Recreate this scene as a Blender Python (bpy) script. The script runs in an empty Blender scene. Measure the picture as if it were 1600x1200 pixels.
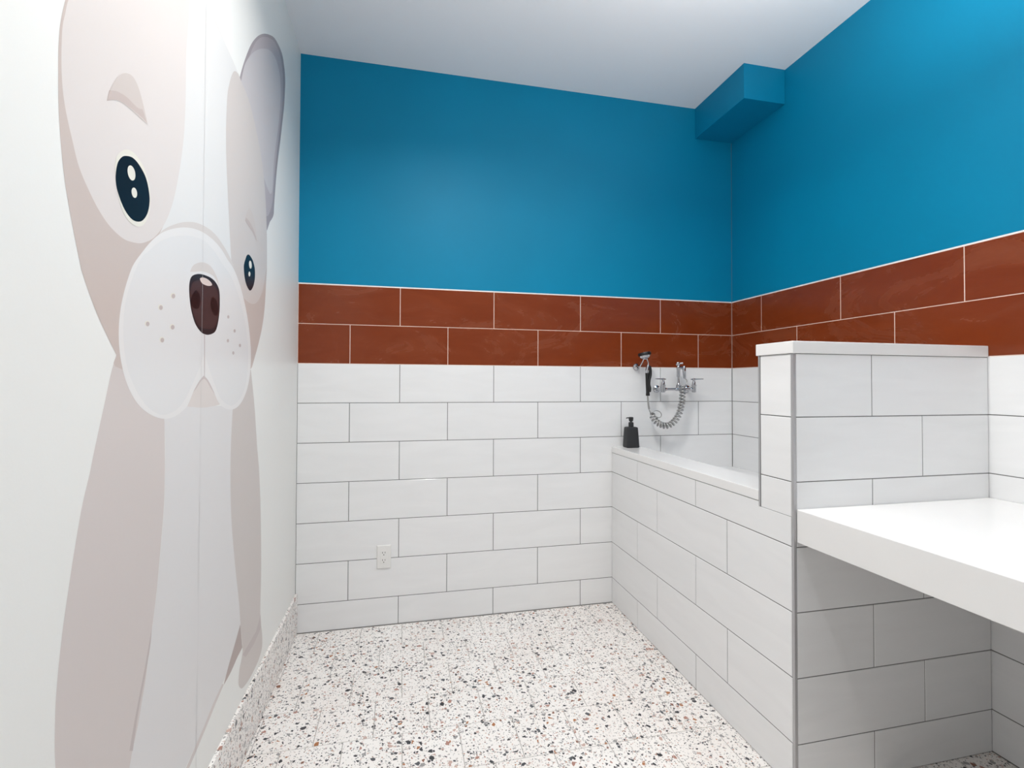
import bpy, bmesh, math, random
from mathutils import Vector, Matrix
from mathutils.geometry import tessellate_polygon

# ------------------------------------------------------------ camera, world, lights, exposure
S = bpy.context.scene
C = S.collection
FPX, CX, CY, YAW, PITCH, ROLL = 753.1, 792.46, 588.28, .2158, .0157, .0034
CAM = Vector((.5239, -2.6565, 1.2805))
FWD = Vector((math.sin(YAW)*math.cos(PITCH), math.cos(YAW)*math.cos(PITCH), math.sin(PITCH)))
_r0 = Vector((math.cos(YAW), -math.sin(YAW), 0)); _u0 = _r0.cross(FWD)
RGT = _r0*math.cos(ROLL) + _u0*math.sin(ROLL); UPV = -_r0*math.sin(ROLL) + _u0*math.cos(ROLL)
cam = bpy.data.cameras.new('camera'); camo = bpy.data.objects.new('camera', cam); C.objects.link(camo)
camo.matrix_world = Matrix.Translation(CAM) @ Matrix((RGT, UPV, -FWD)).transposed().to_4x4()
cam.sensor_width = 36; cam.lens = FPX/1600*36
cam.shift_x = (800-CX)/1600; cam.shift_y = (CY-600)/1600
cam.clip_start = .02
S.camera = camo
S.view_settings.view_transform = 'Standard'; S.view_settings.look = 'None'
S.view_settings.gamma = 1; S.view_settings.use_curve_mapping = False
S.view_settings.exposure = 0.7

world = bpy.data.worlds.new('world'); S.world = world; world.use_nodes = True
bg = world.node_tree.nodes['Background']; bg.inputs[0].default_value = (1, .99, .97, 1); bg.inputs[1].default_value = .2

def lamp(name, loc, size, power, rot=(0, 0, 0), sy=None, col=(1, .972, .935), spread=180):
    l = bpy.data.lights.new(name, 'AREA'); l.energy = power; l.color = col
    l.shape = 'DISK' if sy is None else 'RECTANGLE'; l.size = size
    if sy: l.size_y = sy
    l.spread = math.radians(spread)
    o = bpy.data.objects.new(name, l); C.objects.link(o); o.location = loc; o.rotation_euler = rot
    return o
lamp('ceiling_downlight', (.82, -1.37, 2.985), .15, 14.5, spread=150)
lamp('ceiling_downlight', (.82, -2.9, 2.985),   .15, 4, spread=160)
lamp('added_ceiling_fill', (1.65, -1.95, 2.4), .6, 22, rot=(math.pi, 0, 0))  # added upward fill without a fixture, brightens the ceiling and its bounce

# ------------------------------------------------------------ dimensions (metres)
W, XT, YP = 2.5537, 1.7409, -1.3538        # right wall, tub front face, half wall front face
TOP, R, TW, CEIL = 1.7971, .2064, .5147, 2.9987
YB = -1.2012                               # tub-side face of the half wall
YR = -4.3                                  # open end of the room behind the camera
LEDGE0, LEDGE1 = .8786, .9148
CAP0, CAP1 = 1.3817, 1.4215

def at(px, py, axis, v):                   # the point of a real plane seen at a pixel of the photograph
    d = FWD + RGT*((px-CX)/FPX) - UPV*((py-CY)/FPX)
    return CAM + d*((v-CAM[axis])/d[axis])

# ------------------------------------------------------------ materials
def lin(c):
    return tuple((x/255/12.92 if x <= 10 else ((x/255+.055)/1.055)**2.4) for x in c) + (1,)
def mat(name, col, rough=.5, metal=0, spec=.5, coat=0, srgb=True):
    m = bpy.data.materials.new(name); m.use_nodes = True
    b = m.node_tree.nodes['Principled BSDF']
    b.inputs['Base Color'].default_value = lin(col) if srgb else (*col, 1)
    b.inputs['Roughness'].default_value = rough; b.inputs['Metallic'].default_value = metal
    b.inputs['Specular IOR Level'].default_value = spec; b.inputs['Coat Weight'].default_value = coat
    return m
class NT:
    def __init__(s, m): s.t = m.node_tree; s.b = s.t.nodes['Principled BSDF']
    def n(s, typ, **k):
        o = s.t.nodes.new(typ)
        for a, v in k.items():
            if a.startswith('i_'): o.inputs[a[2:].replace('_', ' ')].default_value = v
            else: setattr(o, a, v)
        return o
    def l(s, a, b): s.t.links.new(a, b)
    def coord(s, scale=(1, 1, 1)):
        g = s.n('ShaderNodeTexCoord'); mp = s.n('ShaderNodeMapping'); mp.inputs['Scale'].default_value = scale
        s.l(g.outputs['Object'], mp.inputs['Vector']); return mp.outputs[0]
    def noise(s, vec, scale, detail=4, dist=0, rough=.5):
        o = s.n('ShaderNodeTexNoise'); o.inputs['Scale'].default_value = scale; o.inputs['Detail'].default_value = detail
        o.inputs['Distortion'].default_value = dist; o.inputs['Roughness'].default_value = rough
        s.l(vec, o.inputs['Vector']); return o.outputs['Fac']
    def ramp(s, fac, stops, interp='LINEAR'):
        o = s.n('ShaderNodeValToRGB'); o.color_ramp.interpolation = interp
        e = o.color_ramp.elements
        while len(e) < len(stops): e.new(.5)
        for q, (p, c) in zip(e, stops):
            q.position = p; q.color = c if len(c) == 4 else (*c, 1)
        s.l(fac, o.inputs[0]); return o.outputs[0]
    def math(s, op, a, b=None):
        o = s.n('ShaderNodeMath'); o.operation = op
        for i, x in enumerate((a, b)):
            if x is None: continue
            if isinstance(x, (int, float)): o.inputs[i].default_value = x
            else: s.l(x, o.inputs[i])
        return o.outputs[0]
    def mix(s, f, a, b):
        o = s.n('ShaderNodeMix'); o.data_type = 'RGBA'
        for i, x in ((0, f), (6, a), (7, b)):
            if isinstance(x, (int, float)): o.inputs[i].default_value = x
            elif isinstance(x, tuple): o.inputs[i].default_value = x
            else: s.l(x, o.inputs[i])
        return o.outputs[2]
    def bump(s, h, strength, dist):
        o = s.n('ShaderNodeBump'); o.inputs['Strength'].default_value = strength; o.inputs['Distance'].default_value = dist
        s.l(h, o.inputs['Height']); s.l(o.outputs[0], s.b.inputs['Normal'])

def g(v): v = ((v/255+.055)/1.055)**2.4; return (v, v, v, 1)
M = {}
# glossy white ceramic with very faint long veins
m = M['white_tile'] = mat('white_tile', (236, 237, 238), .1); t = NT(m)
v = t.noise(t.coord((1.2, 1.2, 6)), 2.2, 5, 1.2)
t.l(t.ramp(v, [(.3, lin((232, 233, 234))), (.7, lin((236, 237, 238)))]), t.b.inputs['Base Color'])
t.bump(t.noise(t.coord(), 5, 2), .05, .01)
# rust brown ceramic with cloudy wipe marks
m = M['brown_tile'] = mat('brown_tile', (135, 68, 40), .22, spec=.4); t = NT(m)
a = t.noise(t.coord((1.5, 1.5, 5)), 2.5, 6, .8, .55)
b2 = t.noise(t.coord((1, 1, 1.9)), 2.3, 5, 1.3, .66)
base = t.ramp(a, [(.3, lin((119, 49, 17))), (.7, lin((127, 56, 25)))])
sm = t.ramp(b2, [(.48, (0, 0, 0)), (.78, (.4, .4, .4))])
t.l(t.mix(sm, base, lin((150, 88, 62))), t.b.inputs['Base Color'])
t.l(t.ramp(b2, [(.35, (.17,)*3), (.7, (.34,)*3)]), t.b.inputs['Roughness'])
M['grout_grey'] = mat('grey_grout', (112, 112, 112), .9)
M['grout_light'] = mat('pale_pink_grout', (238, 214, 200), .9)
M['edge_white'] = mat('white_edge_trim', (238, 238, 236), .5)
m = M['blue_paint'] = mat('blue_paint', (0, 140, 181), .5, spec=.2); t = NT(m)
t.l(t.ramp(t.noise(t.coord(), 1.6, 3), [(.3, lin((0, 125, 163))), (.7, lin((0, 131, 171)))]), t.b.inputs['Base Color'])
t.bump(t.noise(t.coord(), 260, 2), .12, .001)
m = M['white_paint'] = mat('white_wall_vinyl', (233, 233, 230), .42, spec=.3); t = NT(m)
t.bump(t.noise(t.coord(), 190, 3), .12, .001)
m = M['ceiling_paint'] = mat('ceiling_paint', (243, 244, 247), .8); t = NT(m)
t.bump(t.noise(t.coord(), 220, 2), .15, .001)
m = M['quartz'] = mat('white_quartz', (238, 238, 237), .16); t = NT(m)
t.l(t.ramp(t.noise(t.coord(), 2, 5, 1), [(.3, lin((232, 232, 232))), (.7, lin((238, 238, 237)))]), t.b.inputs['Base Color'])
M['edge_metal'] = mat('satin_metal_trim', (182, 182, 184), .42, .55)
M['chrome'] = mat('chrome', (192, 193, 197), .07, 1)
M['hose_metal'] = mat('steel_hose', (178, 178, 177), .28, 1)
M['hose_grey'] = mat('grey_hose_sleeve', (150, 150, 148), .4)
M['black_rubber'] = mat('black_rubber', (22, 23, 25), .42)
M['matte_black'] = mat('matte_black_plastic', (38, 39, 41), .55)
M['plate_white'] = mat('white_plastic', (232, 232, 230), .35)
M['slot_dark'] = mat('dark_slot', (28, 28, 28), .8)
# terrazzo: three sizes of angular chips in a pale binder
m = M['terrazzo'] = mat('terrazzo', (226, 221, 216), .32); t = NT(m)
co = t.coord(); wob = t.n('ShaderNodeTexNoise'); wob.inputs['Scale'].default_value = 120; t.l(co, wob.inputs['Vector'])
vm = t.n('ShaderNodeVectorMath'); vm.operation = 'MULTIPLY_ADD'; t.l(wob.outputs['Color'], vm.inputs[0])
vm.inputs[1].default_value = (.006, .006, .006); t.l(co, vm.inputs[2]); wc = vm.outputs[0]
col = t.ramp(t.noise(t.coord(), 3, 3), [(.35, lin((238, 233, 229))), (.7, lin((244, 241, 238)))])
chipcols = [(0, lin((44, 45, 50))), (.34, lin((78, 80, 84))), (.48, lin((150, 148, 147))), (.66, lin((196, 168, 158))),
            (.80, lin((170, 126, 112))), (.89, lin((166, 108, 66))), (.95, lin((128, 82, 60)))]
softcols = [(0, lin((168, 166, 165))), (.4, lin((196, 190, 186))), (.6, lin((120, 120, 122))), (.72, lin((66, 68, 72))), (.84, lin((208, 184, 174)))]
for sc, gate, edge, cols in ((270, .87, .10, softcols), (140, .90, .12, softcols), (210, .93, .08, chipcols), (105, .915, .08, chipcols), (66, .925, .09, chipcols)):
    va = t.n('ShaderNodeTexVoronoi'); va.inputs['Scale'].default_value = sc; t.l(wc, va.inputs['Vector'])
    vb = t.n('ShaderNodeTexVoronoi'); vb.feature = 'DISTANCE_TO_EDGE'; vb.inputs['Scale'].default_value = sc; t.l(wc, vb.inputs['Vector'])
    sp = t.n('ShaderNodeSeparateColor'); t.l(va.outputs['Color'], sp.inputs[0])
    msk = t.math('MULTIPLY', t.math('GREATER_THAN', sp.outputs[0], gate), t.math('GREATER_THAN', vb.outputs['Distance'], edge))
    col = t.mix(msk, col, t.ramp(sp.outputs[1], cols, 'CONSTANT'))
t.l(col, t.b.inputs['Base Color'])
M['floor_grout'] = mat('floor_grout', (182, 178, 174), .9)
def print_mat(name, c): M[name] = mat(name, tuple(int(q*.975) for q in c), .3, spec=.22)
for nm, c in (('print_ear_dark', (168, 157, 160)), ('print_ear_mid', (188, 178, 181)), ('print_ear_light', (206, 199, 201)),
              ('print_tan', (206, 192, 186)), ('print_blush', (224, 217, 214)), ('print_patch', (213, 205, 201)), ('print_white', (229, 228, 227)),
              ('print_muzzle_rim', (233, 231, 230)), ('print_muzzle', (228, 227, 227)), ('print_body', (215, 206, 203)),
              ('print_chest', (225, 223, 223)), ('print_brow', (211, 200, 195)), ('print_brow_dark', (201, 186, 181)),
              ('print_black', (20, 22, 30)), ('print_cream', (231, 228, 217)), ('print_nose', (70, 52, 53)), ('print_nostril', (34, 21, 24)),
              ('print_nose_edge', (40, 36, 42)), ('print_pink', (223, 207, 201)), ('print_lip', (222, 214, 210)), ('print_lip_dark', (205, 192, 190)),
              ('print_arc', (218, 211, 207)), ('print_sliver', (180, 165, 160)), ('print_leg', (208, 199, 195)), ('print_leg_dark', (197, 186, 184)),
              ('print_seam', (214, 212, 212)), ('print_paper', (232, 232, 231))):
    print_mat(nm, c)

# ------------------------------------------------------------ helpers
def link(name, me, parent=None):
    o = bpy.data.objects.new(name, me); C.objects.link(o)
    if parent: o.parent = parent
    return o
def obj(name, bm, mats, parent=None, smooth=False, bevel=0, auto=None):
    me = bpy.data.meshes.new(name)
    bmesh.ops.remove_doubles(bm, verts=bm.verts, dist=1e-6) if smooth else None
    bmesh.ops.recalc_face_normals(bm, faces=bm.faces) if smooth else None
    bm.to_mesh(me); bm.free()
    for q in (mats if isinstance(mats, (list, tuple)) else [mats]): me.materials.append(M[q])
    o = link(name, me, parent)
    if smooth:
        for p in me.polygons: p.use_smooth = True
        if auto: me.set_sharp_from_angle(angle=math.radians(auto))
    if bevel:
        b = o.modifiers.new('bevel', 'BEVEL'); b.width = bevel; b.segments = 3; b.limit_method = 'ANGLE'; b.harden_normals = True
        for p in me.polygons: p.use_smooth = True
        me.set_sharp_from_angle(angle=math.radians(40))
    return o
def tag(o, label, cat=None, group=None, kind=None):
    if label: o['label'] = label
    if cat: o['category'] = cat
    if group: o['group'] = group
    if kind: o['kind'] = kind
    return o
def thing(name, label, cat, loc, rz=0, group=None):
    o = bpy.data.objects.new(name, None); C.objects.link(o); o.location = loc; o.rotation_euler = (0, 0, rz)
    o.empty_display_size = .05
    return tag(o, label, cat, group)
def box(bm, a, b, mi=0):
    x0, y0, z0 = a; x1, y1, z1 = b
    vs = [bm.verts.new(p) for p in ((x0, y0, z0), (x1, y0, z0), (x1, y1, z0), (x0, y1, z0), (x0, y0, z1), (x1, y0, z1), (x1, y1, z1), (x0, y1, z1))]
    for f in ((0, 3, 2, 1), (4, 5, 6, 7), (0, 1, 5, 4), (1, 2, 6, 5), (2, 3, 7, 6), (3, 0, 4, 7)):
        q = bm.faces.new([vs[i] for i in f]); q.material_index = mi
    return bm
def frame(d):
    d = d.normalized(); u = d.cross(Vector((0, 0, 1)))
    if u.length < .05: u = Vector((1, 0, 0))
    u.normalize(); return u, d.cross(u).normalized()
def tube(bm, pts, rad, n=12, cap=True, mi=0):
    pts = [Vector(p) for p in pts]; rads = rad if isinstance(rad, (list, tuple)) else [rad]*len(pts)
    rings = []; u = None
    for i, p in enumerate(pts):
        d = (pts[min(i+1, len(pts)-1)] - pts[max(i-1, 0)]).normalized()
        if u is None: u, _ = frame(d)
        u = (u - d*u.dot(d)).normalized(); w = d.cross(u)
        rings.append([bm.verts.new(p + (u*math.cos(2*math.pi*k/n) + w*math.sin(2*math.pi*k/n))*rads[i]) for k in range(n)])
    for a, b in zip(rings, rings[1:]):
        for k in range(n):
            f = bm.faces.new((a[k], a[(k+1) % n], b[(k+1) % n], b[k])); f.material_index = mi
    if cap:
        bm.faces.new(rings[0][::-1]).material_index = mi; bm.faces.new(rings[-1]).material_index = mi
    return bm
def lathe(bm, base, axis, prof, n=24, mi=0):     # profile: (distance along axis, radius)
    base = Vector(base); axis = Vector(axis).normalized(); u, w = frame(axis); rings = []
    for h, r in prof:
        rings.append([bm.verts.new(base + axis*h + (u*math.cos(2*math.pi*k/n) + w*math.sin(2*math.pi*k/n))*max(r, 1e-4)) for k in range(n)])
    for a, b in zip(rings, rings[1:]):
        for k in range(n):
            f = bm.faces.new((a[k], a[(k+1) % n], b[(k+1) % n], b[k])); f.material_index = mi
    bm.faces.new(rings[0][::-1]).material_index = mi; bm.faces.new(rings[-1]).material_index = mi
    return bm
def spline(pts, n=10, closed=False):
    P = [Vector(p) for p in pts]; L = len(P); out = []
    for i in range(L if closed else L-1):
        if closed: p0, p1, p2, p3 = P[(i-1) % L], P[i], P[(i+1) % L], P[(i+2) % L]
        else: p0, p1, p2, p3 = P[max(i-1, 0)], P[i], P[i+1], P[min(i+2, L-1)]
        for k in range(n):
            s = k/n
            out.append(.5*((2*p1) + (p2-p0)*s + (2*p0-5*p1+4*p2-p3)*s*s + (3*p1-p0-3*p2+p3)*s**3))
    if not closed: out.append(P[-1])
    return out

G = .0028; CH = .0009; DEP = .0016     # grout gap, chamfer, grout depth
def tiles(bm, org, ud, vd, n, u0, u1, v0, v1, rows, pitch, mi_of, open_=()):
    """tiles with chamfered rims laid on the plane org + u*ud + v*vd; rows = [(v_low, v_high, phase, key)]"""
    org, ud, vd, n = map(Vector, (org, ud, vd, n))
    for lo, hi, ph, key in rows:
        k = math.floor((u0-ph)/pitch) - 1
        while ph + k*pitch < u1:
            a, b = ph+k*pitch, ph+(k+1)*pitch; k += 1
            g2 = G/2
            ua, ub = (max(a, u0)), (min(b, u1))
            va, vb = max(lo, v0), min(hi, v1)
            ia = 0 if (ua > a and 'u0' in open_) else g2; ib = 0 if (ub < b and 'u1' in open_) else g2
            if ub-ua < .006 or vb-va < .006: continue
            ca = CH if ia else 0; cb = CH if ib else 0
            def P(u, v, d): return bm.verts.new(org + ud*u + vd*v - n*d)
            A, B, Cc, D = ua+ia, ub-ib, va+g2, vb-g2
            o = [P(A, Cc, DEP), P(B, Cc, DEP), P(B, D, DEP), P(A, D, DEP)]
            c = [P(A+ca, Cc+CH, CH*.5), P(B-cb, Cc+CH, CH*.5), P(B-cb, D-CH, CH*.5), P(A+ca, D-CH, CH*.5)]
            e = [P(A+ca*1.7, Cc+CH*1.7, 0), P(B-cb*1.7, Cc+CH*1.7, 0), P(B-cb*1.7, D-CH*1.7, 0), P(A+ca*1.7, D-CH*1.7, 0)]
            mi = mi_of(key)
            fs = [e]
            for q, s in ((o, c), (c, e)):
                for i in range(4):
                    if (q[i].co-q[(i+1) % 4].co).length > 1e-7 and (q[i].co-s[i].co).length + (q[(i+1) % 4].co-s[(i+1) % 4].co).length > 1e-7:
                        fs.append([q[i], q[(i+1) % 4], s[(i+1) % 4], s[i]])
            for vs in fs:
                f = bm.faces.new(vs); f.material_index = mi
                f.normal_update()
                if f.normal.dot(n) < 0: f.normal_flip()
def rows_for(even, odd, lo=0, n=9):
    out = []
    for k in range(n):
        a = TOP-(k+1)*R; b = TOP-k*R
        out.append((max(a, 0) if a > .01 else 0, b, even if k % 2 == 0 else odd, k))
    return out
def quad(bm, pts, mi, n):
    f = bm.faces.new([bm.verts.new(p) for p in pts]); f.material_index = mi; f.normal_update()
    if f.normal.dot(Vector(n)) < 0: f.normal_flip()
WM = ['white_tile', 'brown_tile', 'grout_grey', 'grout_light', 'edge_white', 'blue_paint']
def banded_body(bm, P, n, u0, u1, zb=0):
    for a, b, mi in ((zb, TOP-2*R-.0012, 2), (TOP-2*R-.0012, TOP, 3), (TOP, TOP+.0055, 4), (TOP+.0055, CEIL, 5)):
        quad(bm, (P(u0, a), P(u1, a), P(u1, b), P(u0, b)), mi, n)
key_brown = lambda k: 1 if k < 2 else 0

# ------------------------------------------------------------ the room
bm = bmesh.new()                                           # back wall
banded_body(bm, lambda u, z: (u, DEP-.0002 if z <= TOP+.0001 else DEP-.0002, z), (0, -1, 0), 0, W)
box(bm, (-.1, DEP, -.05), (W+.1, .1, CEIL+.05), 2)
tiles(bm, (0, 0, 0), (1, 0, 0), (0, 0, 1), (0, -1, 0), 0, W, 0, TOP, rows_for(0, TW*.5), TW, key_brown)
tag(obj('wall_back', bm, WM), 'tiled and blue painted back wall', kind='structure')
bm = bmesh.new()                                           # right wall
banded_body(bm, lambda u, z: (W+DEP-.0002, u, z), (-1, 0, 0), YR, 0)
box(bm, (W+DEP, YR, -.05), (W+.1, DEP, CEIL+.05), 2)
tiles(bm, (W, 0, 0), (0, -1, 0), (0, 0, 1), (-1, 0, 0), 0, -YR, 0, TOP, rows_for(.2535-TW, .2535-.5*TW-.0021), TW, key_brown)
tag(obj('wall_right', bm, WM), 'tiled and blue painted right wall', kind='structure')
bm = bmesh.new(); box(bm, (-.1, YR, -.05), (0, DEP, CEIL+.05))
tag(obj('wall_left', bm, 'white_paint'), 'plain white left wall', kind='structure')
bm = bmesh.new(); box(bm, (-.1, YR, CEIL), (W+.1, .1, CEIL+.1))
tag(obj('ceiling', bm, 'ceiling_paint'), 'flat pale ceiling', kind='structure')

bm = bmesh.new(); box(bm, (-.1, YR, -.1), (W+.1, .1, -DEP), 1)   # terrazzo floor, running bond squares
fr = [(.0055+(k-1)*.206, .0055+k*.206, .0195 if k % 2 == 0 else .1225, 0) for k in range(0, 23)]
G0, G = G, .0028
tiles(bm, (0, 0, 0), (1, 0, 0), (0, -1, 0), (0, 0, 1), 0, W, 0, -YR, fr, .206, lambda k: 0)
tag(obj('floor', bm, ['terrazzo', 'floor_grout']), 'speckled terrazzo tile floor', kind='structure')
bm = bmesh.new(); box(bm, (.0002, YR, .0005), (.0098, -.0005, .2), 1)
tiles(bm, (.0112, 0, 0), (0, -1, 0), (0, 0, 1), (1, 0, 0), 0, -YR, .0005, .2, [(0, .2, .05, 0)], .206, lambda k: 0)
box(bm, (.0002, YR, .1985), (.0112, -.0005, .2025), 0)
tag(obj('baseboard_left', bm, ['terrazzo', 'floor_grout']), 'terrazzo baseboard along the left wall', kind='structure')
G = G0

bm = bmesh.new(); box(bm, (2.2985, -.4385, 2.8100), (W+.001, .001, CEIL+.01))
tag(obj('trim_1', bm, 'blue_paint', bevel=.002), 'blue painted boxed bulkhead in the ceiling corner', kind='structure')

# ------------------------------------------------------------ half wall between tub and counter
hw = thing('half_wall', 'white tiled half wall with a white slab cap, between the tub and the counter', 'half wall', (XT+.4, (YB+YP)/2, 0))
def put(o, root): o.parent = root; o.matrix_parent_inverse = Matrix.Translation(-root.location) if root.rotation_euler.z == 0 else root.matrix_basis.inverted(); return o
bm = bmesh.new(); box(bm, (XT+DEP, YP+DEP, 0), (W, YB-DEP, CAP0), 1)
tiles(bm, (XT, YP, 0), (1, 0, 0), (0, 0, 1), (0, -1, 0), .0095, W-XT, 0, CAP0, rows_for(.3075, .3075+.5*TW-.0472), TW, lambda k: 0)
tiles(bm, (XT, YB, 0), (1, 0, 0), (0, 0, 1), (0, 1, 0), .0095, W-XT, .769, CAP0, rows_for(.3, .3+.5*TW), TW, lambda k: 0)
tiles(bm, (XT, 0, 0), (0, -1, 0), (0, 0, 1), (-1, 0, 0), -YB, -YP-.0095, 0, LEDGE0-.018, rows_for(.3141, .3141+.5*TW-.0562), TW, lambda k: 0, ('u0',))
rr = [(lo if lo > LEDGE0-.02 else LEDGE0-.018, hi, ph, k) for lo, hi, ph, k in rows_for(.3141, .3141+.5*TW-.0562) if hi > LEDGE0]
G0 = G
for lo, hi, ph, k in rr:
    tiles(bm, (XT, 0, 0), (0, -1, 0), (0, 0, 1), (-1, 0, 0), -YB+.0075, -YP-.0095, lo-(.0018 if lo < .9 else 0), CAP0,
          [(lo-(.0018 if lo < .9 else 0), hi, .3141-3*TW, k)], 10, lambda k: 0)
put(obj('tiled_body', bm, ['white_tile', 'grout_grey']), hw)
bm = bmesh.new(); box(bm, (XT-.004, YP-.003, CAP0), (W-.0005, YB+.009, CAP1))
put(obj('cap', bm, 'quartz', bevel=.0025), hw)['label'] = 'thick white slab cap'
bm = bmesh.new(); box(bm, (XT-.0008, YP-.0008, 0), (XT+.0088, YP+.0088, CAP0-.0005))
put(obj('edge_trim', bm, 'edge_metal', bevel=.0008), hw)['label'] = 'satin metal corner strip'
bm = bmesh.new(); box(bm, (XT-.0008, YB-.0066, LEDGE0-.0185), (XT+.0088, YB+.0012, CAP0-.0005))
put(obj('edge_trim', bm, 'edge_metal', bevel=.0008), hw)['label'] = 'satin metal corner strip'

# ------------------------------------------------------------ raised washing tub
tub = thing('dog_wash_tub', 'raised built-in washing tub with white tiled front and white ledge', 'tub', (XT+.4, YB/2, 0))
bm = bmesh.new(); box(bm, (XT+DEP, YB+.0002, 0), (1.9, -.0002, LEDGE0), 1)
tiles(bm, (XT, 0, 0), (0, -1, 0), (0, 0, 1), (-1, 0, 0), 0, -YB, 0, LEDGE0-.0005, rows_for(.3141, .3141+.5*TW-.0562), TW, lambda k: 0, ('u1',))
put(obj('front_panel', bm, ['white_tile', 'grout_grey']), tub)
bm = bmesh.new(); box(bm, (XT-.0015, YB+.0015, LEDGE0), (1.9087, -.0005, LEDGE1))
put(obj('ledge', bm, 'quartz', bevel=.002), tub)['label'] = 'white slab ledge along the tub front'
bm = bmesh.new(); box(bm, (1.9, YB+.0005, .69), (W-.0005, -.0005, .7690))
put(obj('tub_floor', bm, 'white_tile'), tub)

# ------------------------------------------------------------ counter
bm = bmesh.new(); box(bm, (-.4, -.9, -.0523), (.4025, .9, .0523))
ct = obj('countertop', bm, 'quartz', bevel=.0025); ct.location = (XT+.0065+.4035-.0012, YP-.9015, .8342)
tag(ct, 'thick white wall-mounted countertop running along the right wall', 'countertop')

# ------------------------------------------------------------ soap dispenser
sd = thing('soap_dispenser', 'matte black pump soap bottle standing on the tub ledge by the back wall', 'soap dispenser', (1.833, -.062, LEDGE1))
bm = bmesh.new()
def rrect(bm, z, hx, hy, r, n=5):
    out = []
    for cx, cy, a0 in ((hx-r, hy-r, 0), (-hx+r, hy-r, 90), (-hx+r, -hy+r, 180), (hx-r, -hy+r, 270)):
        for k in range(n+1):
            a = math.radians(a0+90*k/n); out.append(bm.verts.new((cx+r*math.cos(a), cy+r*math.sin(a), z)))
    return out
rings = [rrect(bm, z, h, h*.86, r) for z, h, r in ((0, .0345, .006), (.002, .0372, .008), (.006, .0388, .009), (.06, .0362, .009), (.108, .0334, .009), (.1145, .0325, .009), (.1175, .030, .009), (.119, .024, .008), (.1195, .015, .006))]
for a, b in zip(rings, rings[1:]):
    for k in range(len(a)): bm.faces.new((a[k], a[(k+1) % len(a)], b[(k+1) % len(a)], b[k]))
bm.faces.new(rings[0][::-1]); bm.faces.new(rings[-1])
obj('bottle', bm, 'matte_black', sd, smooth=True, auto=50)
bm = bmesh.new(); lathe(bm, (0, 0, .118), (0, 0, 1), [(0, .0138), (.004, .0145), (.005, .0148), (.022, .0146), (.0265, .0135), (.0285, .011), (.029, .0058), (.036, .0055)])
obj('collar', bm, 'matte_black', sd, smooth=True, auto=45)
ph = obj('pump_head', lathe(bmesh.new(), (0, 0, .151), (0, 0, 1), [(0, .009), (.002, .0115), (.010, .013), (.0205, .0138), (.0235, .0128), (.025, .010)]), 'matte_black', sd, smooth=True, auto=45)
bm = bmesh.new(); tube(bm, [(-.008, 0, .171), (-.020, 0, .1715), (-.027, 0, .171), (-.0305, 0, .168)], [.0036, .0034, .003, .0026], 10)
obj('nozzle', bm, 'matte_black', ph, smooth=True, auto=50)

# ------------------------------------------------------------ wall faucet (distances off the back wall in metres)
D = .078
zc = at(1036, 608, 1, -D).z; XL, XR = 2.030, 2.233; XM = at(1060, 600, 1, -D).x
fc = thing('wall_faucet', 'chrome two-handle faucet mounted on the tiled wall above the tub', 'faucet', (XM, 0, zc))
def F(name, bm, m, parent=None, label=None, auto=40):
    o = obj(name, bm, m, None, smooth=True, auto=auto); o.parent = parent or fc
    o.matrix_parent_inverse = Matrix.Translation(-fc.location) if parent is None else Matrix.Identity(4)
    if label: o['label'] = label
    return o
for X in (XL, XR):
    bm = bmesh.new(); lathe(bm, (X, -.0005, zc), (0, -1, 0), [(0, .0225), (.003, .0235), (.007, .022), (.010, .016), (.014, .012), (.040, .0115), (.042, .0145), (.056, .0145), (.058, .0115), (D-.004, .0110)])
    F('flange', bm, 'chrome')
    bm = bmesh.new(); lathe(bm, (X, -D, zc-.016), (0, 0, 1), [(-.004, .009), (-.001, .0128), (.034, .0130), (.036, .0150), (.041, .0150), (.043, .0118), (.052, .0112), (.058, .0092), (.064, .0075)])
    F('valve', bm, 'chrome')
    s = -1 if X == XL else 1; zt = zc+.048
    bm = bmesh.new(); lathe(bm, (X, -D, zt), (0, 0, 1), [(0, .006), (.004, .0085), (.012, .0088), (.016, .0075), (.0175, .004)])
    A = Vector((X, -D, zt+.011)); dr = Vector((s*.97, -.2, .03)).normalized(); pr = Vector((-dr.y, dr.x, 0)).normalized()
    prof = [(-.018, .006, .0036), (.006, .0075, .0044), (.022, .007, .0036), (.038, .009, .0034), (.050, .010, .003), (.056, .007, .0024)]
    rg = []
    for dd, hw_, hh in prof:
        c0 = A+dr*dd; rg.append([bm.verts.new(c0+pr*(hw_*math.cos(q*math.pi/5))+Vector((0, 0, hh*math.sin(q*math.pi/5)))) for q in range(10)])
    for a, b in zip(rg, rg[1:]):
        for q in range(10): bm.faces.new((a[q], a[(q+1) % 10], b[(q+1) % 10], b[q]))
    bm.faces.new(rg[0][::-1]); bm.faces.new(rg[-1])
    F('lever', bm, 'chrome')
bm = bmesh.new(); tube(bm, [(XL, -D, zc-.001), (XR, -D, zc-.001)], .0076, 14)
for X, s in ((XL, 1), (XR, -1)): lathe(bm, (X+s*.010, -D, zc-.001), (s, 0, 0), [(0, .0098), (.010, .0098), (.012, .0085), (.018, .0072)], 14)
for s in (-1, 1): lathe(bm, (XM+s*.028, -D, zc-.001), (-s, 0, 0), [(0, .0068), (.006, .0075), (.012, .0105), (.028, .011)], 14)
F('bridge', bm, 'chrome')
zr = zc+.118
bm = bmesh.new(); lathe(bm, (XM, -D, zc-.010), (0, 0, 1), [(0, .010), (.016, .0115), (.024, .0135), (.028, .0145), (.036, .0145), (.038, .0095), (.044, .0075), (.046, .0066), (.080, .0066), (.082, .0092), (.090, .0102), (.118, .0102), (.128, .0108)])
F('riser', bm, 'chrome')
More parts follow.
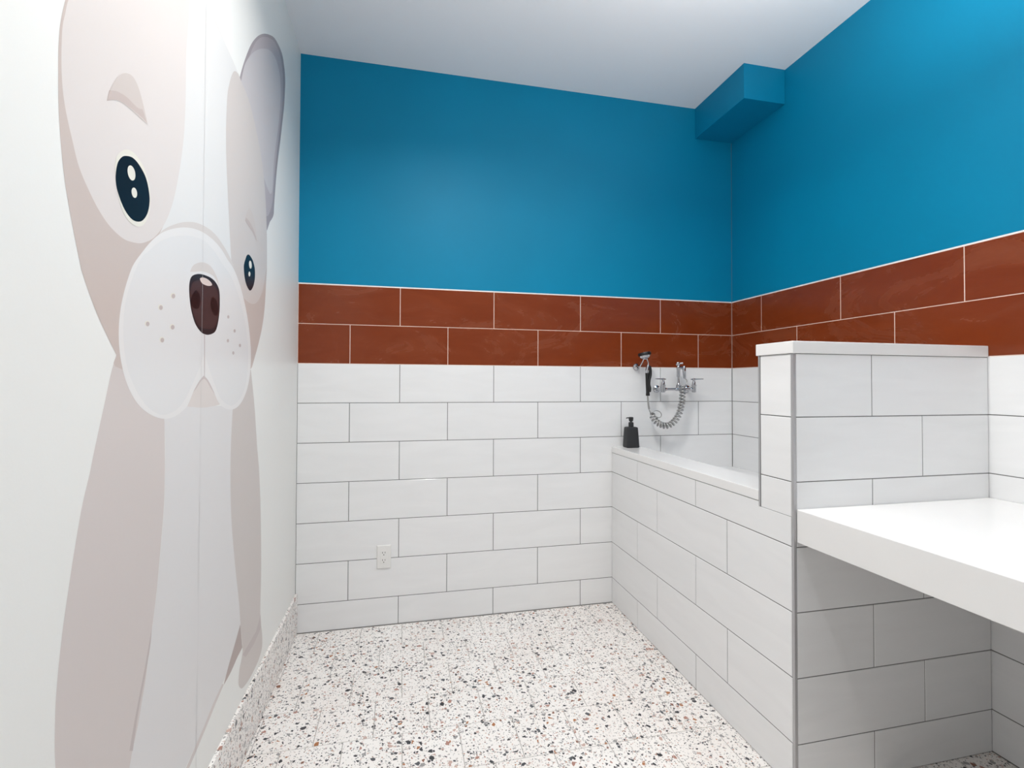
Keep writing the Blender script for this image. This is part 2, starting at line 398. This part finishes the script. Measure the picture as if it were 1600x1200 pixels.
bm = bmesh.new(); lathe(bm, (XM, -D, zr-.004), (0, 0, 1), [(0, .0095), (.004, .0118), (.020, .0122), (.024, .0105), (.028, .008)])
XO = XM+.036
tube(bm, [(XM, -D, zr+.008), (XO-.006, -D-.002, zr+.008)], .0062, 12)
lathe(bm, (XM+.014, -D, zr+.008), (1, 0, 0), [(0, .0085), (.008, .0088), (.010, .0065)], 12)
dv = F('diverter', bm, 'chrome')
bm = bmesh.new(); lathe(bm, (XM-.003, -D, zr+.022), (0, 0, 1), [(0, .006), (.003, .0105), (.006, .0125), (.016, .0125), (.019, .011), (.021, .006)], 14)
lathe(bm, (XM+.002, -D-.004, zr+.034), (1, -.25, .12), [(0, .0048), (.014, .0048), (.018, .0062), (.022, .0058), (.0235, .003)], 12)
k_ = obj('knob', bm, 'chrome', None, smooth=True, auto=40); k_.parent = dv
bm = bmesh.new(); tube(bm, [(XO, -D-.002, zr+.020), (XO, -D-.002, zr+.016), (XO+.0005, -D-.002, zr-.012), (XO+.003, -D-.003, zr-.040), (XO+.0035, -D-.003, zr-.046), (XO+.004, -D-.003, zr-.052), (XO+.004, -D-.003, zr-.056)],
     [.0075, .0105, .0102, .0088, .0088, .0072, .006], 14)
F('outlet_elbow', bm, 'chrome')

# ------------------------------------------------------------ coiled hose
hs = thing('coiled_hose', 'steel coiled hose looping from the faucet down and up to the spray handle', 'hose', (XM, 0, zc-.15))
def H(name, bm, m, label=None):
    o = obj(name, bm, m, None, smooth=True); o.parent = hs; o.matrix_parent_inverse = Matrix.Translation(-hs.location)
    if label: o['label'] = label
    return o
hp = lambda x, y, d=D+.012: at(x, y, 1, -d)
bm = bmesh.new()
tube(bm, spline([(XO+.004, -D-.003, zr-.054), hp(1073, 594, D+.003), hp(1072.6, 600, D+.006), hp(1069, 604.5), hp(1064, 605.5, D+.028)], 8), .0034, 10)
H('lead_in_tube', bm, 'hose_metal')
cl = spline([hp(1066.5, 603), hp(1066.5, 612), hp(1066, 623), hp(1064.2, 636), hp(1060, 649), hp(1053, 659), hp(1045, 664.5), hp(1037.5, 665), hp(1029.5, 662), hp(1022.5, 655.5), hp(1018, 647)], 40)
cum = [0]
for a, b in zip(cl, cl[1:]): cum.append(cum[-1]+(b-a).length)
pts = []; turns = 21; NN = turns*24
for i in range(NN+1):
    s = cum[-1]*i/NN
    j = max(q for q in range(len(cum)) if cum[q] <= s+1e-9); j = min(j, len(cl)-2)
    f = (s-cum[j])/(cum[j+1]-cum[j]); c0 = cl[j].lerp(cl[j+1], f)
    d = (cl[j+1]-cl[j]).normalized(); nv = Vector((0, 1, 0)); w_ = d.cross(nv).normalized()
    a = 2*math.pi*turns*i/NN
    pts.append(c0 + (nv*math.cos(a) + w_*math.sin(a))*.0142)
bm = bmesh.new(); tube(bm, pts, .0054, 10)
H('coil', bm, 'hose_metal')
bm = bmesh.new()
lp = [pts[-1], hp(1020, 644), hp(1025, 641.5), hp(1031, 643.5), hp(1033.5, 648), hp(1031.5, 652), hp(1026.5, 652), hp(1021, 649), hp(1016, 644, D+.02), hp(1013.5, 637, D+.02), hp(1012.6, 628, D+.02), hp(1012, 618, D+.02)]
tube(bm, spline(lp, 8), .0030, 8)
H('loose_turn', bm, 'hose_metal')
bm = bmesh.new(); tube(bm, spline([hp(1014.2, 639, D+.02), hp(1013.2, 632, D+.02), hp(1012.5, 625, D+.02), hp(1012.1, 619, D+.02)], 5), .0052, 12)
H('sleeve', bm, 'hose_grey')

# ------------------------------------------------------------ wall hook and spray handle
hk = thing('wall_hook', 'small round chrome wall hook holding up the spray head', 'hook', at(993.5, 573.5, 1, 0))
bm = bmesh.new(); b0 = at(993.5, 573.5, 1, 0)
lathe(bm, b0+Vector((0, -.0003, 0)), (0, -1, 0), [(0, .021), (.004, .0215), (.009, .019), (.013, .012), (.018, .0085), (.026, .008)])
o = obj('flange', bm, 'chrome', None, smooth=True, auto=40); put(o, hk)
DH = D+.02
bm = bmesh.new(); tube(bm, spline([b0+Vector((0, -.022, 0)), b0+Vector((.002, -.046, .002)), at(999.5, 573, 1, -.07), at(1003, 567, 1, -.085), at(1006.3, 559.5, 1, -DH)], 8), .0042, 12)
o = obj('arm', bm, 'chrome', None, smooth=True); put(o, hk)
sp_ = at(1012, 617, 1, -DH)
sh = thing('spray_handle', 'black grip spray handle with chrome head hanging on the wall hook', 'shower sprayer', sp_)
gp = lambda x, y, d=DH: at(x, y, 1, -d)
bm = bmesh.new(); tube(bm, [gp(1012.2, 618.5), gp(1012.2, 617), gp(1012.2, 615.6), gp(1012.1, 613), gp(1011.8, 600), gp(1011.6, 588), gp(1011.4, 583), gp(1011.6, 581.5)], [.0105, .0118, .0112, .0100, .0108, .0112, .0115, .009], 16)
put(obj('grip', bm, 'black_rubber', None, smooth=True, auto=60), sh)
bm = bmesh.new(); tube(bm, spline([gp(1014, 571.5, DH+.004), gp(1016, 576, DH+.006), gp(1016.4, 585, DH+.008), gp(1014.6, 594, DH+.010), gp(1014.2, 601, DH+.010), gp(1015.6, 607, DH+.008), gp(1014.9, 612.5, DH+.004)], 6), [.004]+[.0080]*35+[.005], 12)
put(obj('trigger', bm, 'black_rubber', None, smooth=True), sh)
bm = bmesh.new(); tube(bm, [gp(1011.4, 583), gp(1011.4, 579), gp(1012.3, 574), gp(1013, 569.5)], [.0112, .0118, .0108, .0075], 14)
tube(bm, spline([gp(1013, 571), gp(1013.2, 567), gp(1011.8, 562.5), gp(1010, 558)], 6), [.006]*6+[.0048]*13, 12)
put(obj('neck', bm, 'chrome', None, smooth=True, auto=50), sh)
hc = gp(1008.6, 560.5); ax = Vector((-.12, -.25, 1)).normalized(); ax = Vector((-.16, .12, 1)).normalized()
bm = bmesh.new(); lathe(bm, hc, ax, [(-.004, .006), (0, .011), (.004, .022), (.011, .0300), (.020, .0330), (.024, .0328)], 28)
hd = put(obj('spray_head', bm, 'chrome', None, smooth=True, auto=40), sh)
bm = bmesh.new(); lathe(bm, hc, ax, [(.018, .0332), (.019, .0366), (.031, .0376), (.036, .0355), (.0365, .029), (.034, .027)], 28)
rm = obj('rim', bm, 'black_rubber', None, smooth=True, auto=45); rm.parent = hd
rm['label'] = 'black rubber rim'

# ------------------------------------------------------------ power outlet
ow = thing('power_outlet', 'white duplex power outlet low on the tiled back wall', 'power outlet', (.4385, 0, .3615))
bm = bmesh.new(); hx, hz = .0368, .0618
a = [bm.verts.new(p) for p in ((-hx, -.0002, -hz), (hx, -.0002, -hz), (hx, -.0002, hz), (-hx, -.0002, hz))]
b = [bm.verts.new(p) for p in ((-hx+.0006, -.0035, -hz+.0006), (hx-.0006, -.0035, -hz+.0006), (hx-.0006, -.0035, hz-.0006), (-hx+.0006, -.0035, hz-.0006))]
c = [bm.verts.new(p) for p in ((-hx+.004, -.0062, -hz+.004), (hx-.004, -.0062, -hz+.004), (hx-.004, -.0062, hz-.004), (-hx+.004, -.0062, hz-.004))]
for p, q in ((a, b), (b, c)):
    for i in range(4): bm.faces.new((p[i], p[(i+1) % 4], q[(i+1) % 4], q[i]))
bm.faces.new(c)
obj('cover_plate', bm, 'plate_white', ow)
bm = bmesh.new(); box(bm, (-.0168, -.0080, -.0335), (.0168, -.0055, .0335))
rc = obj('receptacle', bm, 'plate_white', ow, bevel=.0012)
for zz in (.0195, -.0195):
    for xx, hh in ((-.0063, .0042), (.0063, .0035)):
        obj('slot', box(bmesh.new(), (xx-.0012, -.0082, zz+.004-hh), (xx+.0012, -.0079, zz+.004+hh)), 'slot_dark', rc)
    obj('ground_hole', lathe(bmesh.new(), (0, -.0079, zz-.0075), (0, -1, 0), [(0, .0026), (.0003, .0026)], 12), 'slot_dark', rc)
for zz in (.048, -.048):
    obj('screw', lathe(bmesh.new(), (0, -.006, zz), (0, -1, 0), [(0, .0032), (.0008, .003), (.0011, .0018)], 12), 'plate_white', ow, smooth=True)

# ------------------------------------------------------------ printed puppy mural on the left wall
MUR = []
class Mural:
    def __init__(s): s.bm = bmesh.new(); s.mats = []; s.layer = 0
    def shape(s, mname, pts, org=(0, 0), sc=1, smooth=True, n=6, corner=()):
        px = [(org[0]+x/sc, org[1]+y/sc) for x, y in pts]
        w = [at(x, y, 0, 0) for x, y in px]
        P = [Vector((q.y, q.z, 0)) for q in w]
        if smooth:
            if corner:      # split the outline at its sharp corners
                cs = sorted(corner); out = []
                for a, b in zip(cs, cs[1:]+[cs[0]+len(P)]):
                    seg = [P[i % len(P)] for i in range(a, b+1)]
                    out += spline(seg, n)[:-1] if len(seg) > 2 else seg[:-1]
                P = out
            else: P = spline(P, n, True)
        s.flat(mname, P)
    def flat(s, mname, P):
        if mname not in s.mats: s.mats.append(mname)
        mi = s.mats.index(mname); s.layer += 1; x = .00006+s.layer*.000012
        vs = [s.bm.verts.new((x, q.x, q.y)) for q in P]
        for tri in tessellate_polygon([P]):
            try:
                f = s.bm.faces.new([vs[i] for i in tri]); f.material_index = mi; f.normal_update()
                if f.normal.x < 0: f.normal_flip()
            except ValueError: pass
    def ell(s, mname, cx, cy, rx, ry, tilt, org, sc):
        t_ = math.radians(tilt)
        s.shape(mname, [(cx+rx*math.cos(a)*math.cos(t_)-ry*math.sin(a)*math.sin(t_), cy+rx*math.cos(a)*math.sin(t_)+ry*math.sin(a)*math.cos(t_)) for a in [2*math.pi*k/20 for k in range(20)]], org, sc, True, 3)
mu = Mural()
Q1, Q2, Q3, Q4 = ((0, 50), 10/3), ((0, 400), 10/3), ((0, 740), 3), ((340, 60), 5)
def f1(*p): return [(x/(10/3), 50+y/(10/3)) for x, y in p]
def f2(*p): return [(x/(10/3), 400+y/(10/3)) for x, y in p]
def f3(*p): return [(x/3, 740+y/3) for x, y in p]
def f4(*p): return [(340+x/5, 60+y/5) for x, y in p]
# far ear
ear_out = f4((165, 330), (205, 190), (255, 60), (300, -5), (350, -35), (400, -30), (450, 5), (500, 110), (520, 220), (528, 330), (522, 500), (507, 650), (490, 800), (470, 960), (456, 1110)) + f1((1428, 900), (1424, 955), (1405, 990), (1390, 1035), (1370, 900), (1300, 500))
mu.shape('print_ear_dark', ear_out, corner=(0, 17, 18))
mu.shape('print_ear_mid', f4((182, 340), (222, 215), (272, 80), (310, 15), (350, -10), (400, -5), (445, 30), (485, 120), (503, 220), (510, 330), (506, 500), (492, 650), (474, 800), (455, 960), (441, 1110)) + f1((1418, 890), (1400, 950), (1385, 960), (1300, 500)), corner=(0, 17))
mu.shape('print_ear_light', f4((182, 345), (190, 300), (215, 200), (260, 128), (310, 90), (360, 80), (410, 95), (450, 150), (475, 230), (490, 330), (491, 500), (475, 680), (452, 850), (437, 1000), (425, 1200)) + f1((1388, 800), (1300, 500)), corner=(0,))
# body, legs, chest
body = f2((605, 515), (578, 610), (548, 750), (513, 910), (480, 1065)) + f3((420, 0), (385, 150), (350, 350), (318, 560), (294, 730), (275, 900), (262, 1050), (257, 1180), (256, 1300), (262, 1420), (680, 1420), (685, 1260), (668, 1140), (670, 1060), (688, 920), (712, 730), (734, 550), (752, 350), (768, 150), (772, 0)) + f2((858, 950), (855, 800), (700, 600))
mu.shape('print_body', body, corner=(0, 14, 15, 25, 26))
leg = f2((1212, 780), (1204, 950)) + f3((1080, 0), (1084, 200), (1100, 420), (1120, 600), (1128, 720), (1137, 830), (1122, 920), (1118, 985), (1128, 1006), (1142, 1000), (1170, 960), (1205, 890), (1226, 825), (1229, 760), (1220, 660), (1224, 450), (1222, 200), (1215, 0)) + f2((1338, 980), (1325, 780), (1306, 590))
mu.shape('print_leg', leg, corner=(0, len(leg)-1))
mu.shape('print_leg_dark', f3((1221, 660), (1224, 720), (1190, 800), (1152, 860), (1136, 850), (1165, 800), (1200, 740)), smooth=False)
chest = f2((850, 780), (860, 950)) + f3((773, 0), (769, 150), (753, 350), (735, 550), (713, 730), (689, 920), (663, 1080), (646, 1180), (620, 1300), (600, 1420), (850, 1420), (960, 1180), (1000, 1080), (1042, 985), (1065, 930), (1100, 800), (1126, 705), (1120, 600), (1103, 440), (1085, 220), (1080, 0)) + f2((1204, 950), (1213, 780))
mu.shape('print_chest', chest, corner=(0, 11, 12, 18, len(chest)-1))
mu.shape('print_body', f3((1042, 985), (1048, 990), (1008, 1085), (970, 1180), (870, 1420), (855, 1420), (958, 1180), (998, 1080)), smooth=False)
mu.shape('print_sliver', f3((1126, 706), (1136, 815), (1112, 862), (1082, 930), (1048, 992), (1070, 905), (1100, 800)), corner=(0, 1, 4))
mu.shape('print_leg_dark', f3((712, 715), (706, 790), (690, 895), (668, 1010), (646, 1130), (622, 1300), (606, 1300), (632, 1150), (655, 1030), (684, 880)), corner=(0, 5, 6))
# head
head = f1((640, -560), (480, -420), (370, -250), (320, -80), (305, 65), (303, 200), (305, 400), (318, 600), (340, 800), (375, 1000), (415, 1200)) + f2((430, 95), (480, 240), (530, 360), (605, 515), (700, 600), (1250, 600), (1303, 590), (1318, 558), (1345, 460), (1365, 370), (1378, 270), (1385, 150)) + f1((1390, 1200), (1388, 1000), (1380, 830), (1365, 680), (1340, 540), (1300, 370), (1258, 262), (1240, 215), (1175, 65), (1090, -120), (960, -330), (800, -500))
mu.shape('print_tan', head, corner=(14, 18))
fore = f1((980, -300), (968, 65), (967, 300), (960, 500), (945, 650), (920, 800), (890, 920), (850, 1010), (820, 1070)) + f2((1000, 60), (1230, 110)) + f1((1206, 1200), (1195, 1000), (1185, 800), (1178, 600), (1180, 400), (1195, 270), (1240, 215), (1175, 65), (1090, -120), (1030, -220))
mu.shape('print_white', fore, corner=(0, 8, 9, 10, 17, 18))
mu.shape('print_blush', f1((400, -240), (335, -80), (320, 65), (322, 250), (340, 400), (375, 560), (410, 700), (460, 820), (510, 920), (570, 1010), (640, 1075), (700, 1097), (745, 1098), (800, 1072), (850, 1010), (890, 920), (920, 800), (945, 650), (960, 500), (967, 300), (970, 100), (985, -100), (980, -300), (870, -430), (640, -460)))
mu.shape('print_patch', f1((1215, 208), (1192, 280), (1180, 400), (1177, 600), (1184, 800), (1194, 1000), (1206, 1200)) + f2((1225, 90), (1248, 170), (1275, 225), (1315, 250), (1345, 232), (1370, 170), (1384, 80)) + f1((1390, 1200), (1388, 1000), (1380, 830), (1365, 680), (1340, 540), (1300, 370), (1258, 262), (1238, 215)))
# muzzle
mu.shape('print_arc', f1((820, 1062), (850, 1030), (900, 1005), (960, 990), (1020, 993), (1080, 1020), (1130, 1065), (1180, 1140), (1215, 1210), (1215, 1300), (1000, 1300), (880, 1100)), corner=(0, 8, 9))
muz = f1((742, 1144), (787, 1090), (835, 1050), (890, 1027), (950, 1018), (1005, 1023), (1060, 1045), (1110, 1083), (1150, 1128), (1185, 1185)) + f2((1222, 78), (1255, 170), (1283, 290), (1299, 400), (1306, 500), (1303, 600), (1290, 680), (1268, 742), (1240, 783), (1205, 800), (1165, 790), (1135, 757), (1110, 700), (1085, 650), (1062, 622), (1038, 650), (1010, 700), (980, 770), (950, 808), (905, 838), (850, 848), (790, 830), (735, 790), (690, 730), (655, 650), (632, 560), (620, 470), (618, 370), (628, 270), (650, 170), (678, 82), (700, 35))
mu.shape('print_lip', f2((1062, 600), (1000, 720), (975, 784), (1050, 790), (1100, 784), (1145, 774), (1110, 690)), corner=(0, 2, 5))
mu.shape('print_lip_dark', f2((1062, 610), (1030, 655), (1005, 712), (1022, 690), (1062, 640), (1098, 690), (1118, 722), (1095, 655)), corner=(0, 2, 6))
mu.shape('print_muzzle_rim', muz, corner=(24,))
mu.shape('print_muzzle', f1((770, 1145), (820, 1100), (880, 1070), (950, 1060), (1010, 1066), (1065, 1090), (1115, 1140), (1160, 1210)) + f2((1205, 110), (1240, 200), (1270, 310), (1287, 420), (1292, 520), (1288, 610), (1274, 690), (1245, 750), (1210, 778), (1175, 768), (1145, 735), (1118, 670), (1090, 590), (1072, 530), (1064, 508), (1055, 530), (1035, 590), (1000, 670), (965, 745), (925, 795), (880, 822), (835, 826), (785, 800), (735, 745), (690, 660), (660, 570), (645, 470), (642, 350), (655, 230), (690, 110), (735, 10)), corner=(22,))
# nose
mu.shape('print_arc', f2((990, 82), (1003, 52), (1030, 36), (1065, 35), (1100, 57), (1128, 108), (1141, 160), (1120, 115), (1090, 92), (1050, 80), (1015, 82)), corner=(0, 6))
nose = f2((985, 150), (995, 110), (1020, 95), (1055, 96), (1100, 115), (1128, 145), (1142, 185), (1144, 260), (1138, 330), (1125, 385), (1105, 405), (1075, 410), (1045, 395), (1015, 350), (995, 280), (986, 210))
mu.shape('print_nose_edge', nose)
mu.shape('print_nose', f2((989, 190), (1000, 145), (1022, 128), (1055, 128), (1095, 142), (1122, 165), (1136, 200), (1139, 262), (1134, 325), (1120, 365), (1100, 380), (1070, 378), (1045, 372), (1018, 335), (999, 275), (990, 225)))
mu.shape('print_nostril', f2((1020, 178), (1038, 200), (1043, 240), (1032, 272), (1008, 270), (991, 240), (1000, 205)))
mu.shape('print_nostril', f2((1107, 213), (1125, 230), (1136, 275), (1130, 308), (1112, 305), (1098, 268), (1097, 235)))
mu.shape('print_pink', f2((1041, 118), (1058, 112), (1082, 122), (1100, 140), (1102, 153), (1080, 155), (1052, 142)))
mu.shape('print_leg_dark', f2((1062, 409), (1067, 409), (1066, 625), (1063, 625)), smooth=False)
for x, y in ((901, 208), (836, 268), (767, 353), (897, 370), (843, 437)):
    mu.ell('print_cream', x-1, y-1, 13, 15, 0, *Q2); mu.ell('print_leg_dark', x+1, y+1, 9.5, 12, 0, *Q2)
for x, y in ((1188, 317), (1221, 390), (1186, 441), (1249, 466), (1214, 505)): mu.ell('print_leg_dark', x, y, 5.5, 9, 0, *Q2)
# eyes and brows
mu.shape('print_cream', f1((600, 740), (600, 680), (612, 640), (640, 616), (672, 615), (705, 640), (745, 700), (775, 790), (783, 880), (772, 960), (740, 1008), (700, 1008), (655, 965), (620, 880)))
mu.shape('print_black', f1((655, 645), (690, 655), (722, 690), (755, 750), (772, 815), (778, 880), (768, 940), (745, 978), (718, 988), (685, 975), (650, 930), (620, 860), (603, 790), (602, 730), (612, 680), (632, 652)))
mu.ell('print_cream', 683, 734, 19, 40, -12, *Q1); mu.ell('print_cream', 698, 837, 14, 27, -10, *Q1)
mu.shape('print_brow', f1((555, 358), (575, 295), (610, 235), (650, 214), (690, 232), (720, 290), (745, 380), (768, 482), (720, 440), (670, 395), (620, 360), (580, 354)), corner=(0, 7))
mu.shape('print_brow_dark', f1((555, 358), (568, 303), (610, 310), (660, 340), (712, 392), (740, 402), (764, 472), (720, 430), (670, 388), (620, 357), (582, 354)), corner=(0, 1, 5, 6))
mu.shape('print_black', f1((1277, 1185), (1285, 1163), (1296, 1160), (1308, 1175)) + f2((1318, 30), (1326, 65), (1327, 110), (1319, 155), (1303, 180), (1287, 160), (1274, 115), (1269, 60), (1272, 35)))
mu.ell('print_cream', 1303, 45, 7, 21, -4, *Q2); mu.ell('print_cream', 1298, 94, 5, 13, 0, *Q2)
mu.shape('print_brow', f1((1276, 985), (1283, 945), (1297, 920), (1311, 938), (1325, 985), (1333, 1040), (1337, 1092), (1320, 1050), (1298, 1015)), corner=(0, 6))
mu.shape('print_brow_dark', f1((1276, 985), (1279, 965), (1300, 990), (1322, 1035), (1337, 1092), (1320, 1050), (1298, 1015)), corner=(0, 1, 4))
# paper joint
ya = -1.2217
mu.flat('print_seam', [Vector((ya-.0006, .2, 0)), Vector((ya+.0006, .2, 0)), Vector((ya+.0006, 2.6, 0)), Vector((ya-.0006, 2.6, 0))])
mo = obj('puppy_mural', mu.bm, mu.mats)
tag(mo, 'huge printed cartoon puppy mural in pale tan on the left wall', 'mural')
